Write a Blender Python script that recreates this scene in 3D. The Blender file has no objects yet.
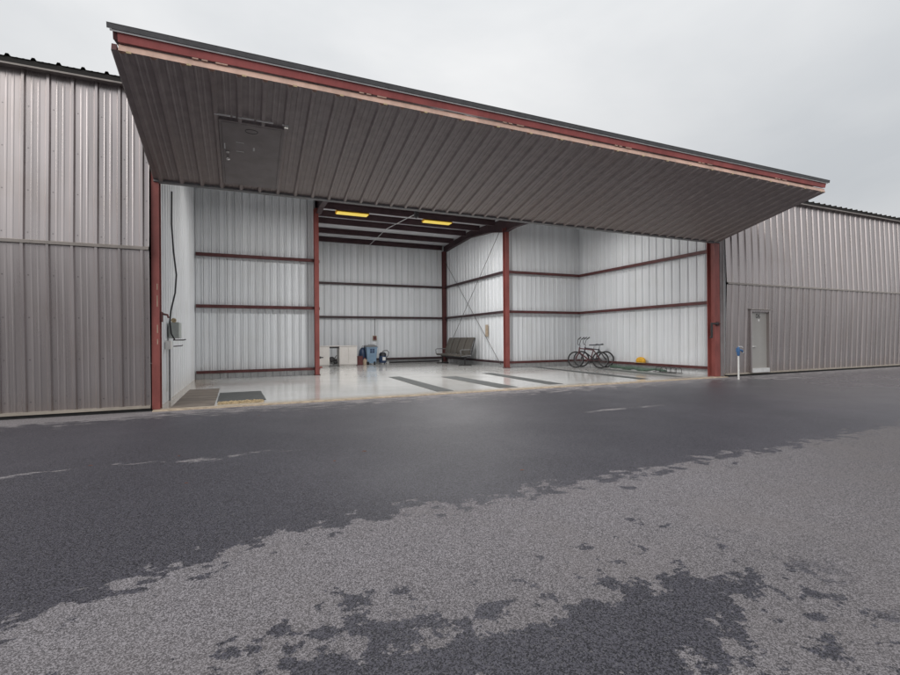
import bpy, bmesh, math, random
from mathutils import Vector, Matrix
R = math.radians
rnd = random.Random(7)
S = bpy.context.scene
COL = S.collection

# ------------------------------------------------------------------ materials
class N:
    """tiny node-graph helper"""
    def __init__(s, name):
        s.m = bpy.data.materials.new(name); s.m.use_nodes = True
        s.t = s.m.node_tree; s.b = s.t.nodes['Principled BSDF']
        s._co = None
    def n(s, typ, **kw):
        x = s.t.nodes.new(typ)
        for k, v in kw.items(): setattr(x, k, v)
        return x
    def link(s, a, b): s.t.links.new(a, b)
    def put(s, sock, v):
        if hasattr(v, 'is_linked') or isinstance(v, bpy.types.NodeSocket): s.link(v, sock)
        else: sock.default_value = v
    def co(s):
        if s._co is None: s._co = s.n('ShaderNodeTexCoord').outputs['Object']
        return s._co
    def xyz(s):
        q = s.n('ShaderNodeSeparateXYZ'); s.link(s.co(), q.inputs[0]); return q.outputs
    def scaled(s, v):
        q = s.n('ShaderNodeMapping'); s.link(s.co(), q.inputs['Vector']); q.inputs['Scale'].default_value = v
        return q.outputs[0]
    def noise(s, scale, detail=4, rough=.55, vec=None, dist=0.):
        q = s.n('ShaderNodeTexNoise'); s.link(vec or s.co(), q.inputs['Vector'])
        q.inputs['Scale'].default_value = scale; q.inputs['Detail'].default_value = detail
        q.inputs['Roughness'].default_value = rough; q.inputs['Distortion'].default_value = dist
        return q.outputs['Fac']
    def math(s, op, a, b=0., c=0.):
        q = s.n('ShaderNodeMath', operation=op)
        s.put(q.inputs[0], a); s.put(q.inputs[1], b); s.put(q.inputs[2], c); return q.outputs[0]
    def step(s, x, a, b, lo=0., hi=1.):
        q = s.n('ShaderNodeMapRange', interpolation_type='SMOOTHSTEP')
        s.put(q.inputs[0], x); q.inputs[1].default_value = a; q.inputs[2].default_value = b
        q.inputs[3].default_value = lo; q.inputs[4].default_value = hi; return q.outputs[0]
    def mix(s, f, a, b, blend='MIX'):
        q = s.n('ShaderNodeMix', data_type='RGBA', blend_type=blend)
        def c(v): return (*v, 1) if isinstance(v, tuple) and len(v) == 3 else v
        s.put(q.inputs[0], f); s.put(q.inputs[6], c(a)); s.put(q.inputs[7], c(b)); return q.outputs[2]
    def set(s, **kw):
        for k, v in kw.items():
            k = {'base': 'Base Color', 'rough': 'Roughness', 'metal': 'Metallic', 'spec': 'Specular IOR Level',
                 'coat': 'Coat Weight', 'coatr': 'Coat Roughness'}[k]
            if isinstance(v, tuple) and len(v) == 3: v = (*v, 1)
            s.put(s.b.inputs[k], v)
        return s
    def bump(s, h, strength=.3, dist=.01):
        q = s.n('ShaderNodeBump'); s.link(h, q.inputs['Height'])
        q.inputs['Strength'].default_value = strength; q.inputs['Distance'].default_value = dist
        s.link(q.outputs[0], s.b.inputs['Normal']); return s

def mul(c, k): return tuple(x*k for x in c)

def plain(name, col, rough=.5, metal=0., var=.25, scale=9., spec=.5):
    g = N(name)
    f = g.noise(scale, 5, .6)
    g.set(base=g.mix(g.step(f, .3, .7), mul(col, 1-var), mul(col, 1+var)), rough=g.math('ADD', rough-.06, g.math('MULTIPLY', f, .12)), metal=metal, spec=spec)
    return g.m

def sheet_metal(name, col, rough, streak, dirt, spec=.5, coat=0., wave=.25, metal=0., screws=False):
    """painted ribbed steel: faint run-down streaks, dust at the foot, oil-canning"""
    g = N(name)
    st = g.noise(1., 3, .5, g.scaled((6., 6., .12)))
    fine = g.noise(1., 2, .5, g.scaled((30., 30., .15)))
    cl = g.noise(.9, 4, .6)
    z = g.xyz()[2]
    c = g.mix(g.step(st, .3, .72), mul(col, 1-streak), mul(col, 1+streak))
    c = g.mix(g.math('MULTIPLY', g.step(fine, .5, .8), .14), c, mul(col, .72))
    c = g.mix(g.math('MULTIPLY', g.step(cl, .45, .8), .25), c, dirt)
    splash = g.math('MULTIPLY', g.step(g.math('ADD', z, g.math('MULTIPLY', st, -.5)), .35, -.25), .35)
    c = g.mix(splash, c, dirt)
    if screws:       # washer-head fasteners beside every rib, in rows
        x = g.xyz()[0]
        fx_ = g.math('MULTIPLY', g.math('SUBTRACT', g.math('FRACT', g.math('MULTIPLY', g.math('ADD', x, 7.865+.18-.085), 1/.36)), .5), .36)
        fz_ = g.math('MULTIPLY', g.math('SUBTRACT', g.math('FRACT', g.math('MULTIPLY', g.math('ADD', z, .12), 1/.76)), .5), .76)
        rr_ = g.math('SQRT', g.math('ADD', g.math('MULTIPLY', fx_, fx_), g.math('MULTIPLY', fz_, fz_)))
        c = g.mix(g.step(rr_, .016, .010), c, mul(col, .55))
        drip = g.math('MULTIPLY', g.step(g.math('ABSOLUTE', fx_), .014, .004), g.step(st, .55, .7))
        c = g.mix(g.math('MULTIPLY', drip, .35), c, mul(col, .45))
    g.set(base=c, rough=g.math('ADD', rough-.07, g.math('MULTIPLY', st, .16)), spec=spec, metal=metal)
    if coat: g.set(coat=coat, coatr=.25)
    w = g.noise(1., 1, .3, g.scaled((1.6, 1.6, .55)))
    g.bump(w, wave, .02)
    return g.m

M = {}
M['bronze'] = sheet_metal('bronze_steel', (.44, .402, .40), .27, .10, (.33, .27, .235), spec=.6, wave=.14, metal=.75, screws=True)
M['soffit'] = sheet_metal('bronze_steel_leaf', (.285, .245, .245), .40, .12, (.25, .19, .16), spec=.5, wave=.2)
M['bronze_trim'] = sheet_metal('bronze_trim', (.27, .24, .22), .35, .1, (.3, .26, .22), spec=.6)
M['pale_trim'] = sheet_metal('pale_trim', (.38, .34, .29), .5, .15, (.3, .26, .22))
M['liner'] = sheet_metal('white_liner', (.755, .778, .805), .36, .07, (.6, .59, .56), spec=.45, wave=.12)
M['roofing'] = sheet_metal('dark_roofing', (.034, .026, .018), .5, .2, (.05, .036, .018))
M['closure'] = plain('eave_closure_black', (.014, .012, .011), .8, var=.2)
M['insul'] = plain('insulation', (.62, .62, .64), .7, var=.06, scale=2)
M['concrete_edge'] = plain('concrete_edge', (.42, .34, .255), .9, var=.25, scale=7)
M['grey_steel'] = plain('grey_steel', (.19, .19, .195), .5, var=.15)
M['lip_steel'] = plain('dark_grey_steel', (.085, .085, .09), .5, var=.15)
M['light_steel'] = plain('light_steel', (.6, .6, .6), .4, var=.1)
M['chrome'] = plain('satin_chrome', (.75, .74, .72), .25, 1., var=.05)
M['dark_steel'] = plain('dark_steel', (.03, .028, .03), .45, var=.2)
M['black_rubber'] = plain('black_rubber', (.018, .018, .019), .7, var=.3)
M['mat_grey'] = plain('grey_rubber_mat', (.075, .08, .08), .8, var=.15, scale=4)
M['mat_brown'] = None
M['coir'] = plain('coir', (.46, .36, .22), .95, var=.35, scale=26)
M['door_grey'] = sheet_metal('grey_door_paint', (.345, .335, .32), .4, .06, (.24, .215, .19), spec=.5)
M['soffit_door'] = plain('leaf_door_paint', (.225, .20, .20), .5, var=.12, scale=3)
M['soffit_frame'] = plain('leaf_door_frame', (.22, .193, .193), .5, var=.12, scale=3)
M['blue_cast'] = plain('blue_cast_iron', (.045, .13, .30), .45, var=.2)
M['white_paint'] = plain('white_paint', (.74, .74, .72), .45, var=.06)
M['cabinet'] = plain('cabinet_white', (.66, .63, .60), .45, var=.05, scale=3)
M['blue_bin'] = plain('blue_grey_plastic', (.20, .30, .42), .45, var=.1, scale=3)
M['navy'] = plain('navy_plastic', (.03, .055, .12), .4, var=.2)
M['red_box'] = plain('dark_red_box', (.11, .03, .03), .6, var=.3)
M['taupe'] = plain('taupe_vinyl', (.105, .094, .08), .5, var=.12, scale=5)
M['bike_red'] = plain('bike_red', (.085, .022, .028), .35, var=.1)
M['bike_dark'] = plain('bike_dark', (.035, .03, .045), .35, var=.1)
M['saddle'] = plain('saddle_vinyl', (.014, .016, .025), .5, var=.2)
M['yellow'] = plain('yellow_cloth', (.75, .40, .03), .7, var=.18, scale=12)
M['green'] = plain('green_tarp', (.08, .125, .095), .6, var=.3, scale=11)
M['box_grey'] = plain('box_grey', (.40, .43, .41), .5, var=.08)
M['tan'] = plain('tan_board', (.45, .36, .27), .8, var=.15)
M['leaf'] = plain('dry_leaf', (.26, .085, .035), .8, var=.4)
M['char'] = plain('charcoal_paint', (.02, .02, .025), .5)
M['rod'] = plain('steel_rod', (.07, .06, .06), .4, .3)

def oxide(name, col):
    g = N(name)
    f = g.noise(1., 6, .65, g.scaled((3., 3., 1.3))); ch = g.noise(16., 5, .7)
    c = g.mix(g.step(f, .3, .7), mul(col, .8), mul(col, 1.18))
    c = g.mix(g.math('MULTIPLY', g.step(ch, .66, .72), .6), c, (.30, .22, .17))
    g.set(base=c, rough=.5, spec=.4); return g.m
M['red'] = oxide('red_oxide_steel', (.26, .075, .066))
M['red_dark'] = oxide('dark_red_oxide', (.10, .034, .034))
M['purlin'] = oxide('dark_purlin_paint', (.046, .023, .027))
M['red_rail'] = oxide('red_oxide_rail', (.36, .095, .09))
M['pink_rail'] = oxide('faded_primer_rail', (.62, .42, .34))

g = N('brown_mat')
f = g.noise(1., 5, .6, g.scaled((.8, 3.2, 1))); f2 = g.noise(2.2, 5)
c = g.mix(g.step(f, .3, .7), (.12, .098, .082), (.225, .19, .16))
g.set(base=g.mix(g.math('MULTIPLY', g.step(f2, .5, .75), .4), c, (.3, .26, .22)), rough=.75)
M['mat_brown'] = g.m

g = N('epoxy_floor')          # sealed grey concrete, glossy
f = g.noise(.6, 6, .6); f2 = g.noise(5., 5, .6); f3 = g.noise(60., 3, .6); x, y, z = g.xyz()
c = g.mix(g.step(f, .3, .7), (.55, .55, .535), (.62, .62, .605))
c = g.mix(g.math('MULTIPLY', g.step(f2, .5, .8), .3), c, (.44, .42, .39))
edge = g.step(g.math('ADD', y, g.math('MULTIPLY', g.noise(3., 5), -.5)), .25, -.2)
c = g.mix(g.math('MULTIPLY', edge, .7), c, (.5, .43, .34))
lw = g.step(g.math('ADD', x, g.math('MULTIPLY', f2, -.9)), -1.1, -1.9)       # bare tan concrete along the left wall
c = g.mix(g.math('MULTIPLY', lw, .8), c, (.42, .34, .26))
c = g.mix(g.math('MULTIPLY', g.step(f3, .6, .8), .05), c, (.3, .29, .28))
g.set(base=c, rough=g.math('ADD', .07, g.math('MULTIPLY', f, .10)), spec=.6)
M['floor'] = g.m

g = N('lit_tube')
g.set(base=(.22, .18, .08)); g.b.inputs['Emission Color'].default_value = (1, .74, .11, 1); g.b.inputs['Emission Strength'].default_value = .7
M['lit'] = g.m

# asphalt: damp tarmac with a drying strip and puddled patches
g = N('asphalt')
x, y, z = g.xyz()
A = lambda a, b: g.math('ADD', a, b)
Mu = lambda a, b: g.math('MULTIPLY', a, b)
n1 = A(g.noise(1.25, 6, .6), -.5); n2 = A(g.noise(7., 8, .66), -.5); n4 = A(g.noise(3.6, 8, .7), -.5); n3 = A(g.noise(3.1, 6, .62, dist=.6), -.5)
bd = A(A(-7.2, Mu(g.math('MINIMUM', A(x, -.2), 0.), .45)), Mu(g.math('MAXIMUM', A(x, -3.), 0.), .04))
nx = A(g.noise(1., 7, .65, g.scaled((2.6, 6.5, 1.))), -.5)
d = A(g.math('SUBTRACT', bd, y), A(Mu(n1, .6), A(Mu(n2, 1.4), A(Mu(nx, 1.2), Mu(n4, .7)))))
dry = g.step(d, -.03, .06)
def blob(cx, cy, sx, sy, amp=1.):
    a = Mu(A(x, -cx), 1/sx); b = Mu(A(y, -cy), 1/sy)
    return Mu(g.math('EXPONENT', Mu(A(Mu(a, a), Mu(b, b)), -1.)), amp)
bias = Mu(g.step(y, -7.7, -8.6), .40)
for q in ((1.95, -8.98, .62, .22, .56), (1.3, -9.2, .7, .26, .50), (.72, -8.88, .38, .15, .42), (.66, -8.27, .2, .07, .22), (.42, -8.5, .3, .12, .2), (1.2, -8.55, .35, .1, .14), (.1, -8.8, .4, .14, .2)):
    bias = A(bias, blob(*q))
ws = A(A(bias, -.585), A(Mu(n2, 2.0), A(Mu(n4, 2.2), Mu(nx, .5))))
wet2 = Mu(g.step(ws, -.035, .05), g.step(A(x, Mu(n1, 1.2)), 3.4, 2.7))
mott = 0.
far_r = g.step(A(A(x, Mu(n1, 2.)), Mu(A(y, 7.2), -.9)), 3.4, 8.)
dry = Mu(dry, g.math('SUBTRACT', 1., wet2))
# scuffed dry patches by the building and an old worn line
nf = g.noise(1., 6, .68, g.scaled((2.4, 7.5, 1.))); nb = g.noise(1., 7, .65, g.scaled((1.1, 3.4, 1.))); nc = g.noise(1., 6, .7, g.scaled((2.4, 7., 1.)))
near = Mu(g.step(A(nf, Mu(A(y, 1.0), .16)), .545, .57), g.step(y, -2.3, -1.4))
kerb = Mu(g.step(A(y, Mu(A(nc, -.5), 1.2)), -.85, -.72), g.step(x, -1.2, -2.2))
gl = g.math('ABSOLUTE', A(y, A(4.55, Mu(n1, .8))))
line = Mu(Mu(g.step(A(gl, Mu(A(nf, -.5), .5)), .08, .05), Mu(g.step(nb, .45, .48), g.step(nf, .48, .51))), g.step(x, 1.5, -.6))
gl2 = g.math('ABSOLUTE', A(y, 3.85))
line2 = Mu(Mu(g.step(A(gl2, Mu(A(nf, -.5), .5)), .08, .04), g.step(nb, .46, .49)), Mu(g.step(x, 5.5, 6.2), g.step(x, 8., 7.)))
pud = Mu(g.step(g.math('ABSOLUTE', A(y, 1.15)), .5, .2), g.step(A(nb, Mu(g.step(g.math('ABSOLUTE', A(x, -16.2)), 2.6, .4), .24)), .70, .76))
patch = g.math('MAXIMUM', g.math('MAXIMUM', near, kerb), g.math('MAXIMUM', g.math('MAXIMUM', line, line2), pud))
patch = Mu(patch, g.step(y, -5.6, -5.0))
vo = g.n('ShaderNodeTexVoronoi', feature='F1'); g.link(g.co(), vo.inputs['Vector']); vo.inputs['Scale'].default_value = 160
vc = g.n('ShaderNodeSeparateColor'); g.link(vo.outputs['Color'], vc.inputs[0])
stone = g.step(vc.outputs[0], .15, .85)
spk = g.noise(210., 2, .6); spm = g.noise(60., 3, .7)
big = g.noise(.35, 4, .6)
dcol = g.mix(stone, (.112, .105, .111), (.35, .328, .346))
dcol = g.mix(g.step(spk, .38, .46), (.06, .055, .058), dcol)
half = g.math('MAXIMUM', far_r, Mu(g.step(A(y, Mu(n1, 1.5)), -7.9, -9.0), .5))
dcol = g.mix(Mu(half, .7), dcol, g.mix(stone, (.075, .07, .073), (.165, .152, .153)))
dcol = g.mix(Mu(g.step(n1, -.1, .25), .3), dcol, (.19, .17, .165))
wcol = g.mix(stone, (.015, .0148, .020), (.088, .085, .104))
wcol = g.mix(g.step(big, .35, .7), wcol, g.mix(stone, (.024, .0235, .031), (.108, .104, .125)))
glint = g.math('MULTIPLY', g.math('GREATER_THAN', vc.outputs[1], .93), .5)
wcol = g.mix(glint, wcol, (.16, .155, .16))
c = g.mix(dry, wcol, dcol)
c = g.mix(g.step(spm, .42, .62, 0., .16), c, g.mix(dry, (.024, .023, .029), (.115, .105, .107)))
c = g.mix(Mu(patch, .8), c, g.mix(stone, (.2, .187, .19), (.38, .355, .36)))
ld = g.math('MAXIMUM', dry, patch)
g.set(base=c, rough=g.math('SUBTRACT', A(.52, Mu(ld, .38)), A(Mu(g.step(big, .4, .8), .08), Mu(g.step(x, 6., 15.), .22))), spec=A(g.math('SUBTRACT', .27, Mu(ld, .05)), Mu(g.step(x, 5., 14.), .35)))
hb = A(Mu(vo.outputs['Distance'], -1.), Mu(spk, .35))
g.bump(hb, .4, .006)
M['asphalt'] = g.m

# ------------------------------------------------------------------ geometry helpers
def thing(name, label=None, cat=None, loc=(0, 0, 0), rz=0., group=None):
    o = bpy.data.objects.new(name, None); COL.objects.link(o)
    o.empty_display_size = .2; o.location = loc; o.rotation_euler = (0, 0, rz)
    tag(o, label, cat, group); return o
def tag(o, label=None, cat=None, group=None, kind=None):
    if label: o['label'] = label
    if cat: o['category'] = cat
    if group: o['group'] = group
    if kind: o['kind'] = kind
    return o
def copy_tree(o, parent=None):
    c = o.copy(); COL.objects.link(c)
    if parent: c.parent = parent
    for ch in o.children: copy_tree(ch, c)
    return c

class MB:
    def __init__(s): s.v = []; s.f = []; s.smooth = set()
    def add(s, vs, fs, smooth=False):
        k = len(s.v); s.v += [tuple(p) for p in vs]
        for f in fs:
            if smooth: s.smooth.add(len(s.f))
            s.f.append(tuple(k+i for i in f))
        return s
    def box(s, a, b):
        (x0, y0, z0), (x1, y1, z1) = [tuple(map(f, a, b)) for f in (min, max)]
        return s.add([(x0,y0,z0),(x1,y0,z0),(x1,y1,z0),(x0,y1,z0),(x0,y0,z1),(x1,y0,z1),(x1,y1,z1),(x0,y1,z1)],
              [(0,3,2,1),(4,5,6,7),(0,1,5,4),(1,2,6,5),(2,3,7,6),(3,0,4,7)])
    def bbox(s, a, b, r=.01):
        """box with chamfered edges"""
        lo = Vector([min(p) for p in zip(a, b)]); hi = Vector([max(p) for p in zip(a, b)])
        bm = bmesh.new(); bmesh.ops.create_cube(bm, size=1.)
        for v in bm.verts: v.co = Vector([lo[i]+(v.co[i]+.5)*(hi[i]-lo[i]) for i in range(3)])
        bmesh.ops.bevel(bm, geom=bm.edges[:], offset=r, segments=2, affect='EDGES', profile=.5)
        bm.verts.index_update()
        s.add([v.co[:] for v in bm.verts], [[v.index for v in f.verts] for f in bm.faces]); bm.free(); return s
    def obox(s, o, u, v, w):
        o, u, v, w = map(Vector, (o, u, v, w))
        if u.cross(v).dot(w) < 0: u, v = v, u
        P = [o, o+u, o+u+v, o+v]; P += [p+w for p in P]
        return s.add(P, [(0,3,2,1),(4,5,6,7),(0,1,5,4),(1,2,6,5),(2,3,7,6),(3,0,4,7)])
    def tube(s, pts, r, n=8, cap=True, closed=False):
        pts = [Vector(p) for p in pts]; m = len(pts)
        rr = r if isinstance(r, (list, tuple)) else [r]*m
        vs = []; prev = None
        for i, p in enumerate(pts):
            if closed: d = pts[(i+1) % m]-pts[i-1]
            else: d = pts[min(i+1, m-1)]-pts[max(i-1, 0)]
            d.normalize()
            if prev is None:
                a = d.orthogonal().normalized()
            else:
                a = (prev-d*prev.dot(d)); a = a.normalized() if a.length > 1e-6 else d.orthogonal().normalized()
            prev = a; b = d.cross(a)
            for k in range(n):
                t = 2*math.pi*k/n; vs.append(p+(a*math.cos(t)+b*math.sin(t))*rr[i])
        fs = []
        for i in range(m if closed else m-1):
            j = (i+1) % m
            for k in range(n):
                k2 = (k+1) % n; fs.append((i*n+k, i*n+k2, j*n+k2, j*n+k))
        s.add(vs, fs, True)
        if cap and not closed:
            s.add(vs[:n], [tuple(range(n))[::-1]]); s.add(vs[-n:], [tuple(range(n))])
        return s
    def lathe(s, c, prof, n=20, axis='z'):
        vs = []
        for r, h in prof:
            for k in range(n):
                t = 2*math.pi*k/n; q = (r*math.cos(t), r*math.sin(t), h)
                if axis == 'y': q = (q[0], q[2], q[1])
                if axis == 'x': q = (q[2], q[0], q[1])
                vs.append((c[0]+q[0], c[1]+q[1], c[2]+q[2]))
        fs = [(i*n+k, i*n+(k+1) % n, (i+1)*n+(k+1) % n, (i+1)*n+k) for i in range(len(prof)-1) for k in range(n)]
        s.add(vs, fs, True)
        s.add(vs[:n], [tuple(range(n))[::-1]]); s.add(vs[-n:], [tuple(range(n))]); return s
    def ribbed(s, o, u, v, nrm, L, H, pitch=.36, major=.03, minor=.004, phase=0., nm=2, wid=.075, top=.034, H2=None, slot=0.):
        """ribbed sheet: runs along u for L, ribs run along v for H (H2 = height at the far end), raised along nrm"""
        o, u, v, nrm = Vector(o), Vector(u).normalized(), Vector(v).normalized(), Vector(nrm).normalized()
        pr = []
        k = math.floor(-phase/pitch)-1
        while k*pitch+phase < L+pitch:
            c = k*pitch+phase
            pr += [(c-wid/2, 0), (c-top/2, major), (c+top/2, major), (c+wid/2, 0)]
            if slot: pr += [(c+wid/2+.002, 0), (c+wid/2+.003, -.05), (c+wid/2+.002+slot, -.05), (c+wid/2+.003+slot, 0)]
            for q in range(nm):
                m = c+wid/2+(pitch-wid)*(q+1)/(nm+1)
                pr += [(m-.02, 0), (m-.01, minor), (m+.01, minor), (m+.02, 0)]
            k += 1
        out = []
        for (a, h), (a2, h2) in zip(pr, pr[1:]):
            if a2 <= 0 or a >= L: continue
            if a < 0: h = h+(h2-h)*(0-a)/(a2-a); a = 0
            if not out: out.append((a, h))
            if a2 > L: h2 = h+(h2-h)*(L-a)/(a2-a); a2 = L
            out.append((a2, h2))
        vs = []
        for a, h in out:
            hh = H if H2 is None else H+(H2-H)*a/L
            p = o+u*a+nrm*h; vs += [p, p+v*hh]
        flip = u.cross(v).dot(nrm) < 0
        fs = [((2*i, 2*i+1, 2*i+3, 2*i+2) if flip else (2*i, 2*i+2, 2*i+3, 2*i+1)) for i in range(len(out)-1)]
        return s.add(vs, fs)
    def build(s, name, mat, parent=None, world=True):
        me = bpy.data.meshes.new(name)
        off = Vector((0, 0, 0))
        if parent is not None and world:
            q = parent
            while q is not None: off += Vector(q.location); q = q.parent
        me.from_pydata([tuple(Vector(p)-off) for p in s.v], [], s.f); me.materials.append(mat)
        if s.smooth:
            for i in s.smooth: me.polygons[i].use_smooth = True
        me.update()
        ob = bpy.data.objects.new(name, me); COL.objects.link(ob)
        if parent is not None: ob.parent = parent
        return ob

def text_mesh(txt, size, depth=.003):
    cu = bpy.data.curves.new('lettering', 'FONT'); cu.body = txt; cu.size = size; cu.extrude = depth; cu.align_x = 'CENTER'
    ob = bpy.data.objects.new('lettering', cu); COL.objects.link(ob)
    bpy.context.view_layer.update()
    me = bpy.data.meshes.new_from_object(ob.evaluated_get(bpy.context.evaluated_depsgraph_get()))
    bpy.data.objects.remove(ob); bpy.data.curves.remove(cu); return me

# ------------------------------------------------------------------ plan
XL, XR = -1.61, 15.0         # inner faces of the wing side walls
Y1, Y2 = 7.6, 14.6           # wing back walls, tail back wall
XA, XC = 2.45, 10.86         # tail side walls
RIDGE, SLOPE, EAVE = 11.1, .055, 6.36
def roofz(y): return EAVE+SLOPE*(min(y, 2*RIDGE-y))
BX0, BX1 = -18.2, 31.6       # building ends

# ------------------------------------------------------------------ ground
gm = MB(); gm.add([(-300, -300, -.03), (300, -300, -.03), (300, 300, -.03), (-300, 300, -.03)], [(0, 1, 2, 3)])
tag(gm.build('ground', M['asphalt']), kind='structure')
fm = MB()
fm.box((XL-.04, -.02, -.3), (XR+.05, Y1+.03, 0)); fm.box((XA-.1, Y1+.03, -.3), (XC+.06, Y2+.05, 0))
tag(fm.build('floor', M['floor']), kind='structure')
# concrete sill along the threshold, slightly uneven
se = MB(); k = 48; xs = [XL-.05+(XR-XL-.1)*i/k for i in range(k+1)]
vs = []
for xx in xs:
    w = -.17+rnd.uniform(-.012, .012)
    vs += [(xx, -.018, -.008), (xx, w+.02, -.010), (xx, w, -.032)]
se.add(vs, [(3*i+a, 3*i+a+1, 3*i+a+4, 3*i+a+3) for i in range(k) for a in (0, 1)])
tag(se.build('threshold', M['concrete_edge']), kind='structure')

# ------------------------------------------------------------------ hangar building
H = thing('hangar_building', 'long bronze steel hangar row with red oxide columns and white ribbed inside walls', 'hangar', (6.5, 0, 0))
def wall(name, o, u, nrm, L, z0, z1, pitch, phase=0., z1b=None, mat='liner', **kw):
    kw.setdefault('slot', .013)
    return MB().ribbed((*o, z0), u, (0, 0, 1), nrm, L, z1-z0, pitch, phase=phase, H2=None if z1b is None else z1b-z0, **kw).build(name, M[mat], H)
ztop = roofz(Y1)+.02; zt2 = roofz(Y2)+.02
wall('wing_side_wall', (XL, 0.02), (0, 1, 0), (1, 0, 0), Y1-.02, 0, roofz(0), .36, .1, ztop, major=.02)
wall('wing_side_wall', (XR, 0.02), (0, 1, 0), (-1, 0, 0), Y1-.02, 0, roofz(0), .36, .05, ztop, major=.034, top=.03)
wall('wing_back_wall', (XL, Y1), (1, 0, 0), (0, -1, 0), XA-XL, 0, ztop, .25, 0., major=.026, nm=1, wid=.052, top=.03)
wall('wing_back_wall', (XC, Y1), (1, 0, 0), (0, -1, 0), XR-XC, 0, ztop, .25, .05, major=.026, nm=1, wid=.052, top=.03)
wall('tail_back_wall', (XA, Y2), (1, 0, 0), (0, -1, 0), XC-XA, 0, zt2, .36, .3, major=.032, wid=.06, top=.034)
for X, sg in ((XA, 1), (XC, -1)):
    b = MB()
    b.ribbed((X, Y1, 0), (0, 1, 0), (0, 0, 1), (sg, 0, 0), RIDGE-Y1, roofz(Y1)+.02, .36, phase=.1, H2=roofz(RIDGE)+.02, major=.03, slot=.013)
    b.ribbed((X, RIDGE, 0), (0, 1, 0), (0, 0, 1), (sg, 0, 0), Y2-RIDGE, roofz(RIDGE)+.02, .36, phase=.2, H2=roofz(Y2)+.02, major=.03, slot=.013)
    b.build('tail_side_wall', M['liner'], H)
# outer walls of the row
for X, sg in ((BX0, -1), (BX1, 1)):
    eb = MB()
    eb.ribbed((X, .05, 0), (0, 1, 0), (0, 0, 1), (sg, 0, 0), 2*RIDGE-.1, roofz(0), .36, H2=roofz(0))
    eb.add([(X, .05, roofz(0)-.01), (X, 2*RIDGE-.05, roofz(0)-.01), (X, RIDGE, roofz(RIDGE)+.02)], [(0, 1, 2)])
    eb.build('end_wall', M['bronze'], H)
MB().ribbed((BX0, 2*RIDGE-.05, 0), (1, 0, 0), (0, 0, 1), (0, 1, 0), BX1-BX0, roofz(0), .36).build('rear_wall', M['bronze'], H)
# roof sheets, eave closure, eave trim
rf = MB(); sl = math.hypot(1, SLOPE)
rf.ribbed((BX0-.1, -.20, EAVE-.2*SLOPE), (1, 0, 0), (0, 1, SLOPE), (0, -SLOPE, 1), BX1-BX0+.2, (RIDGE+.2)*sl, .36, major=.042, phase=.12, wid=.08, top=.04)
rf.ribbed((BX0-.1, 2*RIDGE+.2, EAVE-.2*SLOPE), (1, 0, 0), (0, -1, SLOPE), (0, SLOPE, 1), BX1-BX0+.2, (RIDGE+.2)*sl, .36, major=.042, phase=.12, wid=.08, top=.04)
roof = rf.build('roof', M['roofing'], H)
MB().box((BX0-.1, RIDGE-.25, roofz(RIDGE)+.035), (BX1+.1, RIDGE+.25, roofz(RIDGE)+.06)).build('ridge_cap', M['roofing'], roof)
ec = MB(); ec.box((BX0-.08, -.178, EAVE-.114), (BX1+.08, -.10, EAVE-.014))
ec.build('eave_closure', M['closure'], roof)
ci = MB()      # white vinyl-faced insulation under the roof
for y0, y1 in ((.06, RIDGE), (RIDGE, 2*RIDGE-.1)):
    ci.add([(BX0+.1, y0, roofz(y0)-.02), (BX1-.1, y0, roofz(y0)-.02), (BX1-.1, y1, roofz(y1)-.02), (BX0+.1, y1, roofz(y1)-.02)], [(0, 3, 2, 1)])
ci.build('ceiling_insulation', M['insul'], H)
# purlins: Z sections
def purlin(y, x0, x1):
    z = roofz(y)-.03; b = MB()
    b.box((x0, y-.008, z-.24), (x1, y+.008, z)); b.box((x0, y+.008, z-.24), (x1, y+.085, z-.228)); b.box((x0, y-.085, z-.012), (x1, y-.008, z))
    b.build('purlin', M['purlin'], H)
for y in (1.9, 3.45, 5., 6.55): purlin(y, XL+.05, XR-.05)
for y in (8.1, 9.65, 11.2, 12.8, 14.42): purlin(y, XA+.05, XC-.28)
# rafters (deep at the front column, tapering)
for X in (XA+.02, XC-.21):
    b = MB(); prof = [(.1, .75), (2., .5), (6.6, .52), (Y1-.2, .62), (8.8, .42), (RIDGE, .34), (Y2-.05, .32)]
    for (ya, da), (yb, db) in zip(prof, prof[1:]):
        za, zb = roofz(ya)-.04, roofz(yb)-.04
        b.add([(X+.085, ya, za-da), (X+.10, ya, za-da), (X+.10, yb, zb-db), (X+.085, yb, zb-db), (X+.085, ya, za), (X+.10, ya, za), (X+.10, yb, zb), (X+.085, yb, zb)],
              [(0, 4, 7, 3), (1, 2, 6, 5), (0, 3, 2, 1), (4, 5, 6, 7)])
        b.add([(X, ya, za-da-.014), (X+.19, ya, za-da-.014), (X+.19, yb, zb-db-.014), (X, yb, zb-db-.014), (X, ya, za-da), (X+.19, ya, za-da), (X+.19, yb, zb-db), (X, yb, zb-db)],
              [(0, 3, 2, 1), (4, 5, 6, 7), (0, 1, 5, 4), (2, 3, 7, 6), (3, 0, 4, 7), (1, 2, 6, 5)])
    b.build('rafter', M['purlin'], H)
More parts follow.
